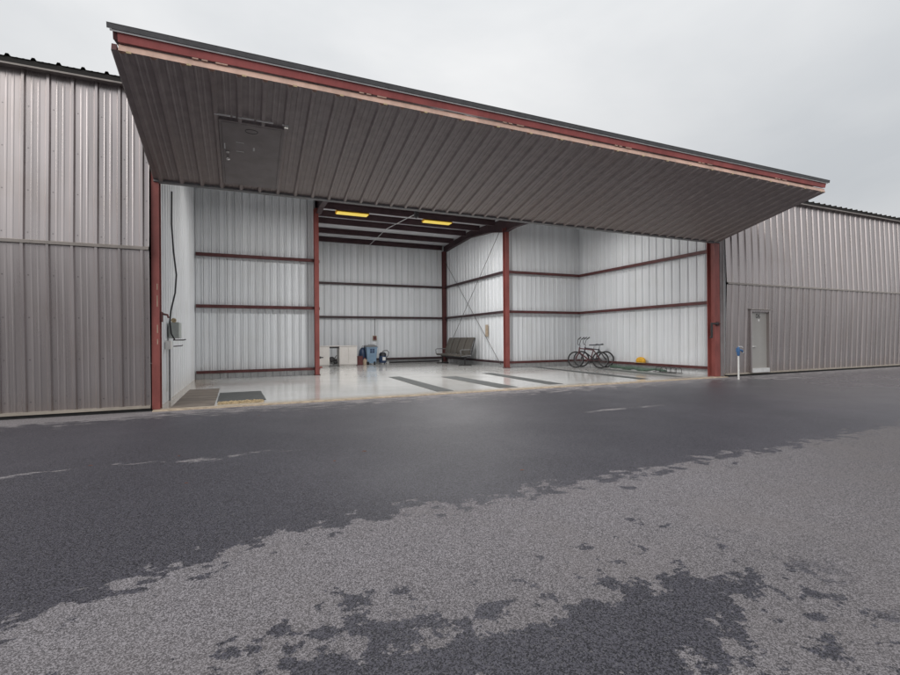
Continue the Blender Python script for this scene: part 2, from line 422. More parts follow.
# columns: I sections
def column(x0, x1, y0, y1, z1, mat, web='y', plate=True, name='column'):
    b = MB(); t = .014
    if web == 'y':   # flanges face the front and the back
        xm = (x0+x1)/2
        b.box((x0, y0, 0), (x1, y0+t, z1)); b.box((x0, y1-t, 0), (x1, y1, z1)); b.box((xm-.006, y0+t, 0), (xm+.006, y1-t, z1))
    else:
        ym = (y0+y1)/2
        b.box((x0, y0, 0), (x0+t, y1, z1)); b.box((x1-t, y0, 0), (x1, y1, z1)); b.box((x0+t, ym-.006, 0), (x1-t, ym+.006, z1))
    c = b.build(name, mat, H)
    if plate:
        p = MB().box((x0-.03, y0-.03, 0.002), (x1+.03, y1+.03, .022))
        for qx in (x0-.012, x1+.012):
            for qy in (y0+.04, y1-.04): p.lathe((qx, qy, .022), [(.014, 0), (.014, .022)], 6)
        p.build('base_plate', M['red_dark'], c)
    return c
jl = column(-1.68, -1.545, -.03, .22, EAVE-.1, M['red'], plate=False, name='door_column')
jr = column(14.38, 14.62, -.03, .26, EAVE-.1, M['red'], plate=False, name='door_column')
MB().box((14.655, -.02, -.02), (14.83, .05, EAVE-.1)).build('jamb_trim', M['soffit_frame'], H)
MB().box((14.635, .0, -.02), (14.652, .24, EAVE-.1)).build('jamb_flange', M['red_dark'], H)
cA = column(2.40, 2.56, Y1-.26, Y1-.045, ztop-.5, M['red'], web='y')
cB = column(10.66, 10.86, Y1-.26, Y1-.045, ztop-.5, M['red'], web='y')
column(10.6, 10.8, Y2-.25, Y2-.05, zt2-.36, M['red_dark'], web='y')
column(XA+.04, XA+.22, Y2-.25, Y2-.05, zt2-.36, M['red_dark'], web='y')
# column A hardware
b = MB(); b.box((2.56, Y1-.22, .62), (2.62, Y1-.14, .70)); b.lathe((2.66, Y1-.18, .66), [(.05, -.02), (.05, .02)], 10); b.build('bracket', M['dark_steel'], cA)
b = MB(); b.box((2.56, Y1-.24, .26), (2.66, Y1-.1, .32)); b.build('bracket', M['red'], cA)
# girts
def girt(a, c, mat='red_dark'):
    """Z girt between two plan points at height z standing off the wall"""
    (xa, ya), (xb, yb), z, (nx, ny) = a, c[0], c[1], c[2]
    h = .10 if z > 1 else .085; d = .13
    o = Vector((xa, ya, z-h/2)); u = Vector((xb-xa, yb-ya, 0)); n = Vector((nx, ny, 0))
    b = MB(); b.obox(o+n*.04, u, n*(d-.012), (0, 0, .012)); b.obox(o+n*(d+.028), u, n*.012, (0, 0, h)); b.obox(o+n*.04+Vector((0, 0, h)), u, n*(d-.012), (0, 0, .01))
    b.build('girt', M[mat], H)
for z in (.235, 2.53, 4.33):
    m = 'red_dark'
    girt((XL+.06, Y1), ((XA-.06, Y1), z, (0, -1)), m)
    girt((XC+.02, Y1), ((XR-.18, Y1), z, (0, -1)), m)
    girt((XR, Y1-.02), ((XR, .3), z, (-1, 0)), m)
    girt((XA+.25, Y2), ((XC-.27, Y2), z, (0, -1)), 'purlin')
    girt((XC, Y1+.02), ((XC, Y2-.26), z, (-1, 0)), 'purlin')
    girt((XA, Y1+.02), ((XA, Y2-.26), z, (1, 0)), 'red_dark')
# cross bracing
for a, c in (((10.64, 14.2, 5.85), (10.64, 7.78, .15)), ((10.62, 7.8, 6.15), (10.62, 14.2, .3))):
    MB().tube([a, c], .013, 6).build('brace_rod', M['rod'], H)
MB().box((10.78, 9.24, 1.42), (10.80, 9.5, 2.0)).build('wall_patch', M['tan'], H)
# eave strut / header inside the opening
MB().box((XL+.02, .10, EAVE-.32), (XR-.02, .22, EAVE-.08)).build('eave_strut', M['red_dark'], H)
# jamb rust scars / latch on the right column
lt = thing('door_latch', 'black bent steel latch lever fixed to the right red door column', 'latch', (14.4, -.03, 1.75))
b = MB(); b.bbox((14.16, -.10, 1.74), (14.52, -.045, 1.80), .008); b.bbox((14.13, -.095, 1.30), (14.19, -.05, 1.80), .008); b.bbox((14.06, -.09, 1.29), (14.18, -.055, 1.335), .006)
b.build('lever', M['dark_steel'], lt)
b = MB(); b.bbox((14.42, -.06, 1.70), (14.56, -.031, 1.84), .006); b.lathe((14.5, -.1, 1.77), [(.022, -.03), (.022, .05)], 10, 'y'); b.build('mounting_plate', M['red_dark'], lt)

# ------------------------------------------------------------------ doors
def closed_door(label, x0, x1, phase, man=False):
    BUL = -.12; ZS, ZT = 3.13, 6.27
    D = thing('bifold_door', label, 'hangar door', ((x0+x1)/2, 0, 0))
    L = x1-x0
    dn = Vector((0, BUL+.02, ZS-.04)); up = Vector((0, -BUL-.02, ZT-ZS))
    nd = Vector((0, -1, dn.y/dn.z)).normalized(); nu = Vector((0, -1, up.y/up.z)).normalized()
    b = MB(); kw = dict(pitch=.36, wid=.085, top=.042, major=.034); LL = dn.length-.03
    def piece(xa, xb, t0, t1): b.ribbed(Vector((xa, -.02, .045))+dn*t0, (1, 0, 0), dn, nd, xb-xa, dn.length*(t1-t0), phase=phase-(xa-x0), **kw)
    t1_ = LL/dn.length
    if man: piece(x0, 16.07, 0, t1_); piece(16.07, 17.05, .69, t1_); piece(17.05, x1, 0, t1_)
    else: piece(x0, x1, 0, t1_)
    lo = b.build('lower_leaf', M['bronze'], D)
    b = MB(); b.ribbed((x0, BUL, ZS+.02), (1, 0, 0), up, nu, L, up.length-.03, .36, phase=phase, wid=.085, top=.042, major=.034)
    upl = b.build('upper_leaf', M['bronze'], D)
    b = MB()
    b.obox((x0, BUL+.01, ZS+.045), (L, 0, 0), (0, -.055, -.022), (0, 0, .006)); b.obox((x0, BUL-.045, ZS+.023), (L, 0, 0), (0, -.006, 0), (0, 0, -.05))
    b.build('seam_flashing', M['bronze_trim'], D)
    b = MB(); b.box((x0, -.075, .035), (x1, -.0, .085)); b.box((x0, -.08, .035), (x1, -.0775, .06)); b.build('bottom_trim', M['pale_trim'], D)
    MB().box((x0, -.03, -.028), (x1, .0, .034)).build('bottom_seal', M['black_rubber'], D)
    b = MB(); b.box((x0, -.190, 6.232), (x1, -.02, 6.242)); b.box((x0, -.197, 6.214), (x1, -.191, 6.244)); b.build('head_trim', M['bronze_trim'], D)
    D['kind'] = 'thing'
    return D
LD = closed_door('closed bronze bifold door left of the open hangar, without a walk door', -17.9, -1.70, .24)
RD = closed_door('closed bronze bifold door right of the open hangar, with a grey walk door in it', 14.86, 31.2, .3, True)
# walk door in the right door
X0, X1, ZB, ZH = 16.07, 17.05, .13, 2.22
MD = MB(); yy = -.03
MD.bbox((X0+.03, yy-.028, ZB+.02), (X1-.03, yy+.012, ZH-.02), .004)
md = MD.build('walk_door', M['door_grey'], RD)
fr = MB(); fr.box((X0-.045, yy-.115, ZB-.04), (X0+.026, yy+.06, ZH+.04)); fr.box((X1-.026, yy-.115, ZB-.04), (X1+.045, yy+.06, ZH+.04)); fr.box((X0+.026, yy-.115, ZH-.016), (X1-.026, yy+.06, ZH+.04))
fr.build('door_frame', M['bronze'], md)
MB().obox((X0-.1, yy-.03, ZH+.07), (X1-X0+.2, 0, 0), (0, -.16, -.03), (0, 0, .02)).build('drip_cap', M['bronze_trim'], md)
MB().box((X0+.028, yy-.12, ZB-.055), (X1-.028, yy-.0285, ZB+.09)).build('kick_plate', M['light_steel'], md)
hb_ = MB(); hx = X0+.11
hb_.lathe((hx, yy-.045, .98), [(.05, .016), (.05, -.006)], 14, 'y'); hb_.tube([(hx, yy-.05, .98), (hx, yy-.085, .98), (hx+.15, yy-.085, .98)], .017, 8)
hb_.bbox((hx-.045, yy-.04, .88), (hx+.045, yy-.029, 1.2), .003)
hb_.build('door_handle', M['chrome'], md)
MB().lathe((hx, yy-.048, 1.32), [(.055, .02), (.055, -.006), (.03, -.014)], 14, 'y').build('deadbolt', M['chrome'], md)
me = text_mesh('06', .24, .002); me.materials.append(M['char'])
to = bpy.data.objects.new('number', me); COL.objects.link(to); to.parent = md
to.location = Vector(((X0+X1)/2-.02, yy-.0315, 1.97))-Vector(RD.location); to.rotation_euler = (R(90), 0, 0)
MB().lathe(((X0+X1)/2+.02, yy-.033, 1.90), [(.04, .004), (.04, -.003)], 14, 'y').build('door_viewer', M['white_paint'], md)

# unseen hangar row added across the apron for the metal walls to reflect
OH = thing('hangar_building', 'unseen plain bronze hangar row added across the apron for the metal walls to reflect', 'hangar', (6.5, -38, 0))
MB().ribbed((-40, -38, -.02), (1, 0, 0), (0, 0, 1), (0, 1, 0), 93, 6.2, .36).build('wall', M['soffit'], OH)
b = MB(); b.add([(-40, -37.8, 6.2), (53, -37.8, 6.2), (53, -49, 6.8), (-40, -49, 6.8), (-40, -60, 6.2), (53, -60, 6.2)], [(0, 1, 2, 3), (3, 2, 5, 4)]); b.build('roof', M['roofing'], OH)
MB().box((-40, -60, -.02), (53, -38.1, 6.15)).build('body', M['soffit'], OH)
# open bifold door
OD = thing('bifold_door', 'open bifold door folded out as a canopy over the hangar opening', 'hangar door', (6.5, 0, 4.5))
OD['kind'] = 'thing'
DX0, DX1 = -1.63, 14.60
ang = .2361; ZH0 = 4.51; LEN = 3.28
ds = Vector((0, -math.cos(ang), math.sin(ang))); nd = Vector((0, -math.sin(ang), -math.cos(ang)))   # along the leaf, outer (downward) normal
def lf(x, s, h=0.): return Vector((x, 0, ZH0))+ds*s+nd*h
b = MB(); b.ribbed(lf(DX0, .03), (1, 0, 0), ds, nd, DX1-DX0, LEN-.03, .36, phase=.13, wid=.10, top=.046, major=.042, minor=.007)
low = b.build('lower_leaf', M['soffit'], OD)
def lbar(bm, x0, x1, s0, s1, h0, h1): return bm.obox(lf(x0, s0, h0), (x1-x0, 0, 0), ds*(s1-s0), nd*(h1-h0))
lbar(MB(), DX0, DX1, -.02, .06, -.14, .047).build('bottom_rail', M['grey_steel'], low)
b = MB(); lbar(b, DX0+.08, DX1-.02, LEN-.10, LEN-.004, -.1, -.085); lbar(b, DX0+.08, DX1-.02, LEN-.012, LEN-.002, -.085, -.003); lbar(b, DX0+.08, DX1-.02, LEN-.1, LEN-.012, -.015, -.003)
b.build('top_rail', M['pink_rail'], low)
b = MB(); lbar(b, DX0, DX0+.06, .06, LEN-.01, -.1, -.004); b.build('side_rail', M['red_dark'], low)
b = MB(); lbar(b, DX1-.06, DX1, .06, LEN-.01, -.1, -.004); b.build('side_rail', M['red_dark'], low)
xx = DX0+.13
while xx < DX1-.1:
    lbar(MB(), xx+.04, xx+.1, LEN-.01, LEN+.001, -.012, .018).build('screw_tab', M['coir'], low); xx += .72
# upper leaf: hinge at the eave, outer skin on top
UZ0, UY1, UZ1 = 6.27, -3.20, 5.545
us = Vector((0, UY1, UZ1-UZ0)); UL = us.length; us.normalize(); un = Vector((0, us.z, -us.y)).normalized()
if un.z < 0: un = -un
def uf(x, s, h=0.): return Vector((x, -.05, UZ0))+us*s+un*h
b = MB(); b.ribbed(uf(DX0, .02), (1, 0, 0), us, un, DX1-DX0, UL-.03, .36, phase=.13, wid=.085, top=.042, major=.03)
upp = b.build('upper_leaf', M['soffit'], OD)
def ubar(bm, x0, x1, s0, s1, h0, h1): return bm.obox(uf(x0, s0, h0), (x1-x0, 0, 0), us*(s1-s0), un*(h1-h0))
b = MB(); ubar(b, DX0+.08, DX1-.04, UL-.035, UL-.015, -.162, -.02); ubar(b, DX0+.08, DX1-.04, UL-.10, UL-.035, -.162, -.15); ubar(b, DX0+.08, DX1-.04, UL-.07, UL-.03, -.03, -.018)
b.build('bottom_rail', M['red_rail'], upp)
b = MB(); ubar(b, DX0-.03, DX1+.04, UL-.16, UL+.02, .033, .043); ubar(b, DX0-.03, DX1+.04, UL+.012, UL+.02, -.028, .030); b.build('edge_flashing', M['lip_steel'], upp)
ubar(MB(), DX0, DX1, UL-.004, UL+.008, -.052, -.029).build('edge_angle', M['light_steel'], upp)
for q in (0, 2.7, 5.4, 8.1, 10.8, 13.5, DX1-DX0-.06): ubar(MB(), DX0+q, DX0+q+.06, .05, UL-.16, -.1, -.004).build('frame_rail', M['red_dark'], upp)

for q in (1.0, 3.4, 6.1, 8.8, 11.3, 14.1):
    for e in (0, .12, .3, .38):
        p0 = uf(DX0+q+e, UL-.03, -.172); MB().bbox(p0-Vector((.04, .012, .012)), p0+Vector((.04, .012, .014)), .005).build('hinge', M['pink_rail'], upp)
# walk door built into the lower leaf
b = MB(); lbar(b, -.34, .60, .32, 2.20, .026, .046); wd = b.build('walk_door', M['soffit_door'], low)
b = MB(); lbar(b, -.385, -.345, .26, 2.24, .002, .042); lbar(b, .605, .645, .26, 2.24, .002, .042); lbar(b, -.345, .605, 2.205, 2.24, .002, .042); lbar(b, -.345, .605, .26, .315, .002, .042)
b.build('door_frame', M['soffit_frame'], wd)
for a, c in ((-.44, -.20), (-.17, -.12), (-.09, .16), (.19, .46), (.60, .70)): lbar(MB(), a, c, 2.35, 2.368, .03, .05).build('drip_cap', M['light_steel'], wd)
lbar(MB(), .64, .70, 2.30, 2.34, .02, .06).build('catch', M['chrome'], wd)
b = MB(); p = lf(-.27, 1.26, .046); b.tube([p, p+nd*.06], .016, 8); q = p+nd*.065; b.lathe(tuple(q), [(.012, -.03), (.036, -.02), (.036, .01), (.012, .025)], 10)
b.build('door_handle', M['chrome'], wd)
p = lf(-.27, 1.38, .046); MB().tube([p, p+nd*.02], .03, 10).build('deadbolt', M['chrome'], wd)
for q in ((-.325, -.305, 1.46, 1.62, .046, .052), (-.13, -.0, 1.685, 1.7, .046, .049), (-.13, -.0, 1.42, 1.435, .046, .049), (.15, .18, 1.5, 1.60, .046, .049)): lbar(MB(), *q).build('tape_mark', M['light_steel'], wd)
b = MB(); ring = [lf(.12+.10*math.cos(t*math.pi/10), 2.05+.055*math.sin(t*math.pi/10), .047) for t in range(20)]; b.tube(ring, .005, 6, closed=True); b.build('plate_outline', M['char'], wd)
# fold-edge lifting cable sheave under the eave
sh = thing('junction_box', 'small dark electrical box hung at the ceiling, at the end of a thin conduit', 'electrical box', (6.55, 7.55, 6.3))
b = MB(); b.bbox((6.47, 7.48, 6.42), (6.63, 7.64, 6.78), .01); b.lathe((6.55, 7.56, 6.40), [(.05, -.04), (.07, .02)], 10); b.build('box', M['dark_steel'], sh)
b = MB(); b.tube([(6.5, 7.6, 6.52), (6.40, 8.1, 6.51), (6.33, 9.65, 6.58), (6.30, 11.2, 6.68), (6.28, 12.8, 6.58), (6.26, 14.3, 6.50)], .018, 6); b.build('conduit', M['light_steel'], sh)

# ------------------------------------------------------------------ ceiling lights
def light_fixture(x, y, z, label):
    F = thing('ceiling_light', label, 'ceiling light', (x, y, z), 0, 'fluorescent ceiling lights in the hangar')
    b = MB(); b.add([(-.66, -.20, 0), (.66, -.20, 0), (.66, .20, 0), (-.66, .20, 0), (-.66, -.12, .1), (.66, -.12, .1), (.66, .12, .1), (-.66, .12, .1)],
                     [(0, 1, 5, 4), (1, 2, 6, 5), (2, 3, 7, 6), (3, 0, 4, 7), (4, 5, 6, 7)])
    b.build('housing', M['yellow'], F, False)
    b = MB(); b.bbox((-.63, -.175, -.03), (.63, .175, .012), .008); b.build('diffuser', M['lit'], F, False)
    for q in (-.5, .5): MB().tube([(q, 0, .1), (q, 0, roofz(y)-z-.03)], .008, 6).build('hanger', M['dark_steel'], F, False)
    return F
fx = []
def lamp_at(x, y, z, e):
    l = bpy.data.lights.new('tube_light', 'AREA'); l.shape = 'RECTANGLE'; l.size = 1.25; l.size_y = .34; l.energy = e; l.color = (1., .985, .965)
    o = bpy.data.objects.new('tube_light', l); COL.objects.link(o); o.location = (x, y, z-.04)
for x, y, z, lab, e in ((4.05, 8.35, 6.48, 'lit yellow ceiling light nearer the left tail column', 95), (7.8, 8.35, 6.48, 'lit yellow ceiling light nearer the right tail rafter', 95),
                  (.6, 4.2, 6.15, 'yellow ceiling light hidden above the left wing behind the folded door', 30), (6.6, 4.0, 6.15, 'unseen yellow ceiling light added over the middle of the front bay to brighten the interior', 450), (12.7, 4.2, 6.15, 'yellow ceiling light hidden above the bicycles in the right wing', 40)):  # the strong middle front-bay light is added to brighten floor and walls
    light_fixture(x, y, z, lab); lamp_at(x, y, z, e)

# ------------------------------------------------------------------ things in the hangar
def slab_thing(name, label, cat, corners, h, mat, group=None):
    cx = sum(c[0] for c in corners)/4; cy = sum(c[1] for c in corners)/4
    b = MB(); n = len(corners)
    # subdivided outline with slightly wavy edge
    out = []
    for i in range(n):
        a = Vector(corners[i]); c = Vector(corners[(i+1) % n])
        for k in range(8):
            p = a+(c-a)*k/8; out.append((p.x+rnd.uniform(-.006, .006), p.y+rnd.uniform(-.006, .006)))
    m = len(out)
    b.add([(*p, .001) for p in out]+[(*p, h) for p in out], [tuple(range(m, 2*m))]+[(i, (i+1) % m, m+(i+1) % m, m+i) for i in range(m)])
    o = b.build(name, mat); o.location = (0, 0, 0)
    for v in o.data.vertices: v.co -= Vector((cx, cy, 0))
    o.location = (cx, cy, 0); return tag(o, label, cat, group)
slab_thing('floor_mat', 'worn brown mat lying along the left wall at the threshold', 'mat', [(-1.38, .06), (-.60, .06), (-.66, 3.75), (-1.40, 3.75)], .008, M['mat_brown'])
slab_thing('floor_mat', 'dark grey rubber mat between the brown mat and the open floor', 'mat', [(-.57, .50), (.42, .54), (.36, 2.48), (-.60, 2.46)], .012, M['mat_grey'])
# frayed coir strip
b = MB(); cells = []
for i in range(120):
    x = -.52+.84*rnd.random(); y = .16+.30*rnd.random(); a = rnd.uniform(0, 3.14); l = rnd.uniform(.03, .08)
    b.tube([(x-l*math.cos(a), y-l*math.sin(a)*.6, .012+rnd.random()*.012), (x, y, .022+rnd.random()*.016), (x+l*math.cos(a), y+l*math.sin(a)*.6, .01+rnd.random()*.012)], .008, 4)
b.box((-.54, .15, .001), (.36, .47, .016))
o = b.build('doormat', M['coir']); tag(o, 'frayed tan coir strip in front of the dark grey mat', 'doormat')
for (xa, xb, xc, xd, ya, yb, lab) in ((4.45, 4.90, 5.03, 4.62, .24, 5.2, 'leftmost dark rubber strip on the hangar floor'), (6.27, 6.84, 6.85, 6.27, .24, 4.35, 'wide second dark rubber strip from the left on the hangar floor'),
                                      (7.98, 8.46, 8.72, 8.28, .38, 5.15, 'third dark rubber strip, in front of the right tail column'), (11.45, 11.85, 12.35, 12.0, .40, 7.25, 'long narrow dark strip ending just in front of the bicycles'), (13.2, 13.48, 14.0, 13.68, .5, 4.9, 'narrow dark strip beside the green roll along the right wall')):
    slab_thing('rubber_strip', lab, 'rubber strip', [(xa, ya), (xb, ya), (xc, yb), (xd, yb)], .006, M['mat_grey'], 'dark strips on the hangar floor')

# kneehole bench in the tail
W = thing('workbench', 'white kneehole workbench against the tail back wall left of the blue bin', 'workbench', (4.25, 12.7, 0))
yf, yb_ = 12.7, 13.35
for a, c in ((3.30, 3.80), (4.27, 5.16)):
    b = MB(); b.bbox((a, yf, .06), (c, yb_, .985), .006); b.box((a+.03, yf+.05, 0), (c-.03, yb_-.02, .06))
    cab = b.build('cabinet', M['cabinet'], W)
    d = MB(); k = 1 if c-a < .6 else 2; w = (c-a)/k
    for i in range(k): d.bbox((a+i*w+.012, yf-.016, .10), (a+(i+1)*w-.012, yf-.002, .965), .004)
    d.build('cabinet_door', M['cabinet'], cab)
MB().bbox((3.28, yf-.03, .988), (5.19, yb_, 1.025), .006).build('worktop', M['cabinet'], W)
MB().box((3.80, yf+.02, .90), (4.27, yf+.04, .985)).build('apron', M['dark_steel'], W)
T = thing('hand_truck', 'small dark wheeled tool in the kneehole of the white workbench', 'tool', (4.03, 12.75, 0))
b = MB(); b.lathe((3.92, 12.78, .36), [(.09, -.05), (.13, -.02), (.13, .06), (.07, .1)], 14, 'y'); b.tube([(4.02, 12.8, .05), (4.08, 12.8, .45), (4.18, 12.86, .55)], .02, 6); b.tube([(3.86, 12.8, .06), (3.92, 12.8, .4)], .018, 6)
b.build('body', M['dark_steel'], T)
b = MB(); b.lathe((4.1, 12.76, .2), [(.04, -.03), (.1, -.025), (.1, .025), (.04, .03)], 14, 'y'); b.build('wheel', M['black_rubber'], T)
b = MB(); b.lathe((3.88, 12.76, .07), [(.03, -.03), (.07, -.025), (.07, .025), (.03, .03)], 14, 'y'); b.build('wheel', M['grey_steel'], T)

# red box, jug
o = thing('toolbox', 'small dark red box on the floor between the white workbench and the blue bin', 'box', (5.42, 13.4, 0))
b = MB(); b.bbox((5.27, 13.25, 0), (5.58, 13.6, .42), .01); b.build('body', M['red_box'], o)
MB().bbox((5.255, 13.235, .424), (5.595, 13.615, .47), .01).build('lid', M['red_dark'], o)
o = thing('jug', 'small whitish jug with a red cap beside the dark red box', 'jug', (5.70, 13.35, 0))
b = MB(); b.lathe((5.70, 13.35, 0), [(.09, 0), (.10, .02), (.10, .2), (.07, .28), (.035, .32)], 14); b.tube([(5.74, 13.35, .29), (5.82, 13.35, .27), (5.81, 13.35, .16)], .014, 6); b.build('body', M['tan'], o)
MB().lathe((5.70, 13.35, .322), [(.038, 0), (.038, .05)], 12).build('cap', M['red'], o)
# wheeled bin
o = thing('wheelie_bin', 'blue grey wheeled bin against the tail back wall', 'bin', (6.12, 13.6, 0))
b = MB(); z0, z1 = .07, .93
b.add([(5.86, 13.42, z0), (6.32, 13.42, z0), (6.32, 13.86, z0), (5.86, 13.86, z0), (5.80, 13.34, z1), (6.38, 13.34, z1), (6.38, 13.96, z1), (5.80, 13.96, z1)], [(0, 3, 2, 1), (4, 5, 6, 7), (0, 1, 5, 4), (1, 2, 6, 5), (2, 3, 7, 6), (3, 0, 4, 7)])
b.box((5.785, 13.325, .87), (6.395, 13.975, .925)); b.build('body', M['blue_bin'], o)
b = MB(); b.add([(5.77, 13.31, .935), (6.41, 13.31, .935), (6.41, 13.99, .935), (5.77, 13.99, .935), (5.84, 13.38, 1.0), (6.34, 13.38, 1.0), (6.34, 13.9, 1.02), (5.84, 13.9, 1.02)], [(0, 1, 5, 4), (1, 2, 6, 5), (2, 3, 7, 6), (3, 0, 4, 7), (4, 5, 6, 7), (0, 3, 2, 1)])
b.tube([(5.92, 13.5, 1.0), (5.92, 13.46, 1.05), (6.26, 13.46, 1.05), (6.26, 13.5, 1.0)], .015, 6); b.build('lid', M['grey_steel'], o)
b = MB()
for i, k in ((0, 0), (1, 0), (0, 1), (1, 1)): b.bbox((6.0+i*.125, 13.345-.012+.0*k, .62+k*.115), (6.1+i*.125, 13.40, .715+k*.115), .008)
b.build('emblem', M['navy'], o)
for x in (5.90, 6.24):
    b = MB(); b.lathe((x, 13.42, .08), [(.05, -.04), (.08, -.035), (.08, .035), (.05, .04)], 14, 'x'); b.build('wheel', M['black_rubber'], o)
# dark bag behind the bin
o = thing('duffel_bag', 'dark blue bag slumped behind the left side of the blue bin', 'bag', (5.72, 13.85, 0))
b = MB(); b.lathe((5.70, 13.85, 0), [(.16, 0), (.21, .1), (.20, .5), (.17, .75), (.09, .86), (.03, .9)], 14); b.build('body', M['navy'], o)
MB().tube([(5.62, 13.72, .8), (5.66, 13.7, .98), (5.76, 13.72, 1.0), (5.78, 13.76, .8)], .014, 6).build('strap', M['dark_steel'], o)
# shop vacuum
o = thing('shop_vacuum', 'dark shop vacuum with a coiled hose right of the blue bin', 'vacuum', (6.72, 13.55, 0))
b = MB(); b.lathe((6.72, 13.55, .07), [(.17, 0), (.2, .03), (.2, .34), (.18, .38)], 18); b.build('drum', M['navy'], o)
b = MB(); b.lathe((6.72, 13.55, .452), [(.2, 0), (.19, .1), (.12, .17), (.06, .18)], 18); b.build('motor_head', M['char'], o)
b = MB(); b.bbox((6.66, 13.335, .2), (6.82, 13.36, .38), .006); b.build('sticker', M['white_paint'], o)
pts = [(6.86, 13.45, .3), (6.98, 13.42, .45), (7.02, 13.42, .62), (6.93, 13.42, .74), (6.78, 13.42, .72), (6.66, 13.44, .66)]
b = MB(); b.tube(pts, .03, 8); b.build('hose', M['grey_steel'], o)
for q in ((6.58, 13.4), (6.86, 13.4), (6.58, 13.7), (6.86, 13.7)):
    b = MB(); b.lathe((*q, .035), [(.02, -.02), (.034, -.015), (.034, .015), (.02, .02)], 10, 'x'); b.build('caster', M['black_rubber'], o)
# power outlet on the tail back wall
o = thing('power_outlet', 'small brown outlet box with a conduit above the blue bin', 'outlet', (6.55, 14.54, 1.4))
b = MB(); b.bbox((6.47, 14.5, 1.30), (6.63, 14.56, 1.50), .006); b.build('box', M['red_box'], o)
MB().bbox((6.44, 14.515, 1.27), (6.66, 14.565, 1.53), .004).build('back_plate', M['tan'], o)
MB().tube([(6.56, 14.54, 1.5), (6.56, 14.54, 2.5)], .012, 6).build('conduit', M['dark_steel'], o)
o = thing('plastic_pipe', 'white plastic pipe lying on the floor below the back wall girt', 'pipe', (8.5, 14.3, 0))
MB().tube([(7.3, 14.28, .05), (10.3, 14.30, .05)], .045, 8).build('pipe', M['dark_steel'], o)
tag(o, 'dark pipe lying on the floor along the tail back wall', 'pipe')

# beam seating
o = thing('beam_bench', 'taupe four seat waiting bench along the right wall of the tail', 'bench', (10.15, 11.5, 0))
for i in range(4):
    ya = 9.95+i*.79; b = MB()
    # backrest: gently curved padded panel leaning back
    pr = [(10.16, .54), (10.18, .74), (10.28, 1.04), (10.42, 1.38)]
    vs = []
    for x, z in pr:
        for yy_ in (ya+.05, ya+.39, ya+.72):
            c = -.03 if abs(yy_-ya-.39) < .01 else 0
            vs += [(x-c-.03, yy_, z), (x+.04-c, yy_, z+.01)]
    fs = []
    for r in range(3):
        for k in range(2):
            a = r*6+k*2; fs += [(a, a+2, a+8, a+6), (a+1, a+7, a+9, a+3)]
        fs += [(r*6, r*6+6, r*6+7, r*6+1), (r*6+4, r*6+5, r*6+11, r*6+10)]
    fs += [(18, 20, 21, 19), (20, 22, 23, 21), (0, 1, 3, 2), (2, 3, 5, 4)]
    b.add(vs, fs); b.build('backrest', M['taupe'], o)
    b = MB(); b.bbox((9.62, ya+.02, .44), (10.18, ya+.76, .53), .025); b.build('seat', M['taupe'], o)
for k in range(5):
    y = 9.95+k*.79-.005
    MB().obox((10.185, y-.03, .5), (.24, 0, .86), (0, .06, 0), (.03, 0, -.008)).build('upright', M['dark_steel'], o)
MB().box((9.9, 9.95, .36), (9.98, 13.12, .43)).build('beam', M['dark_steel'], o)
for y in (10.1, 12.95):
    b = MB(); b.box((9.91, y-.03, .05), (9.97, y+.03, .36)); b.bbox((9.6, y-.035, 0), (10.3, y+.035, .05), .01); b.build('leg', M['dark_steel'], o)
for y in (9.92, 13.14):
    b = MB(); b.tube([(10.2, y, .5), (9.7, y, .46), (9.64, y, .50), (9.62, y, .74), (9.68, y, .78), (10.25, y, .78)], .022, 8); b.build('armrest', M['grey_steel'], o)

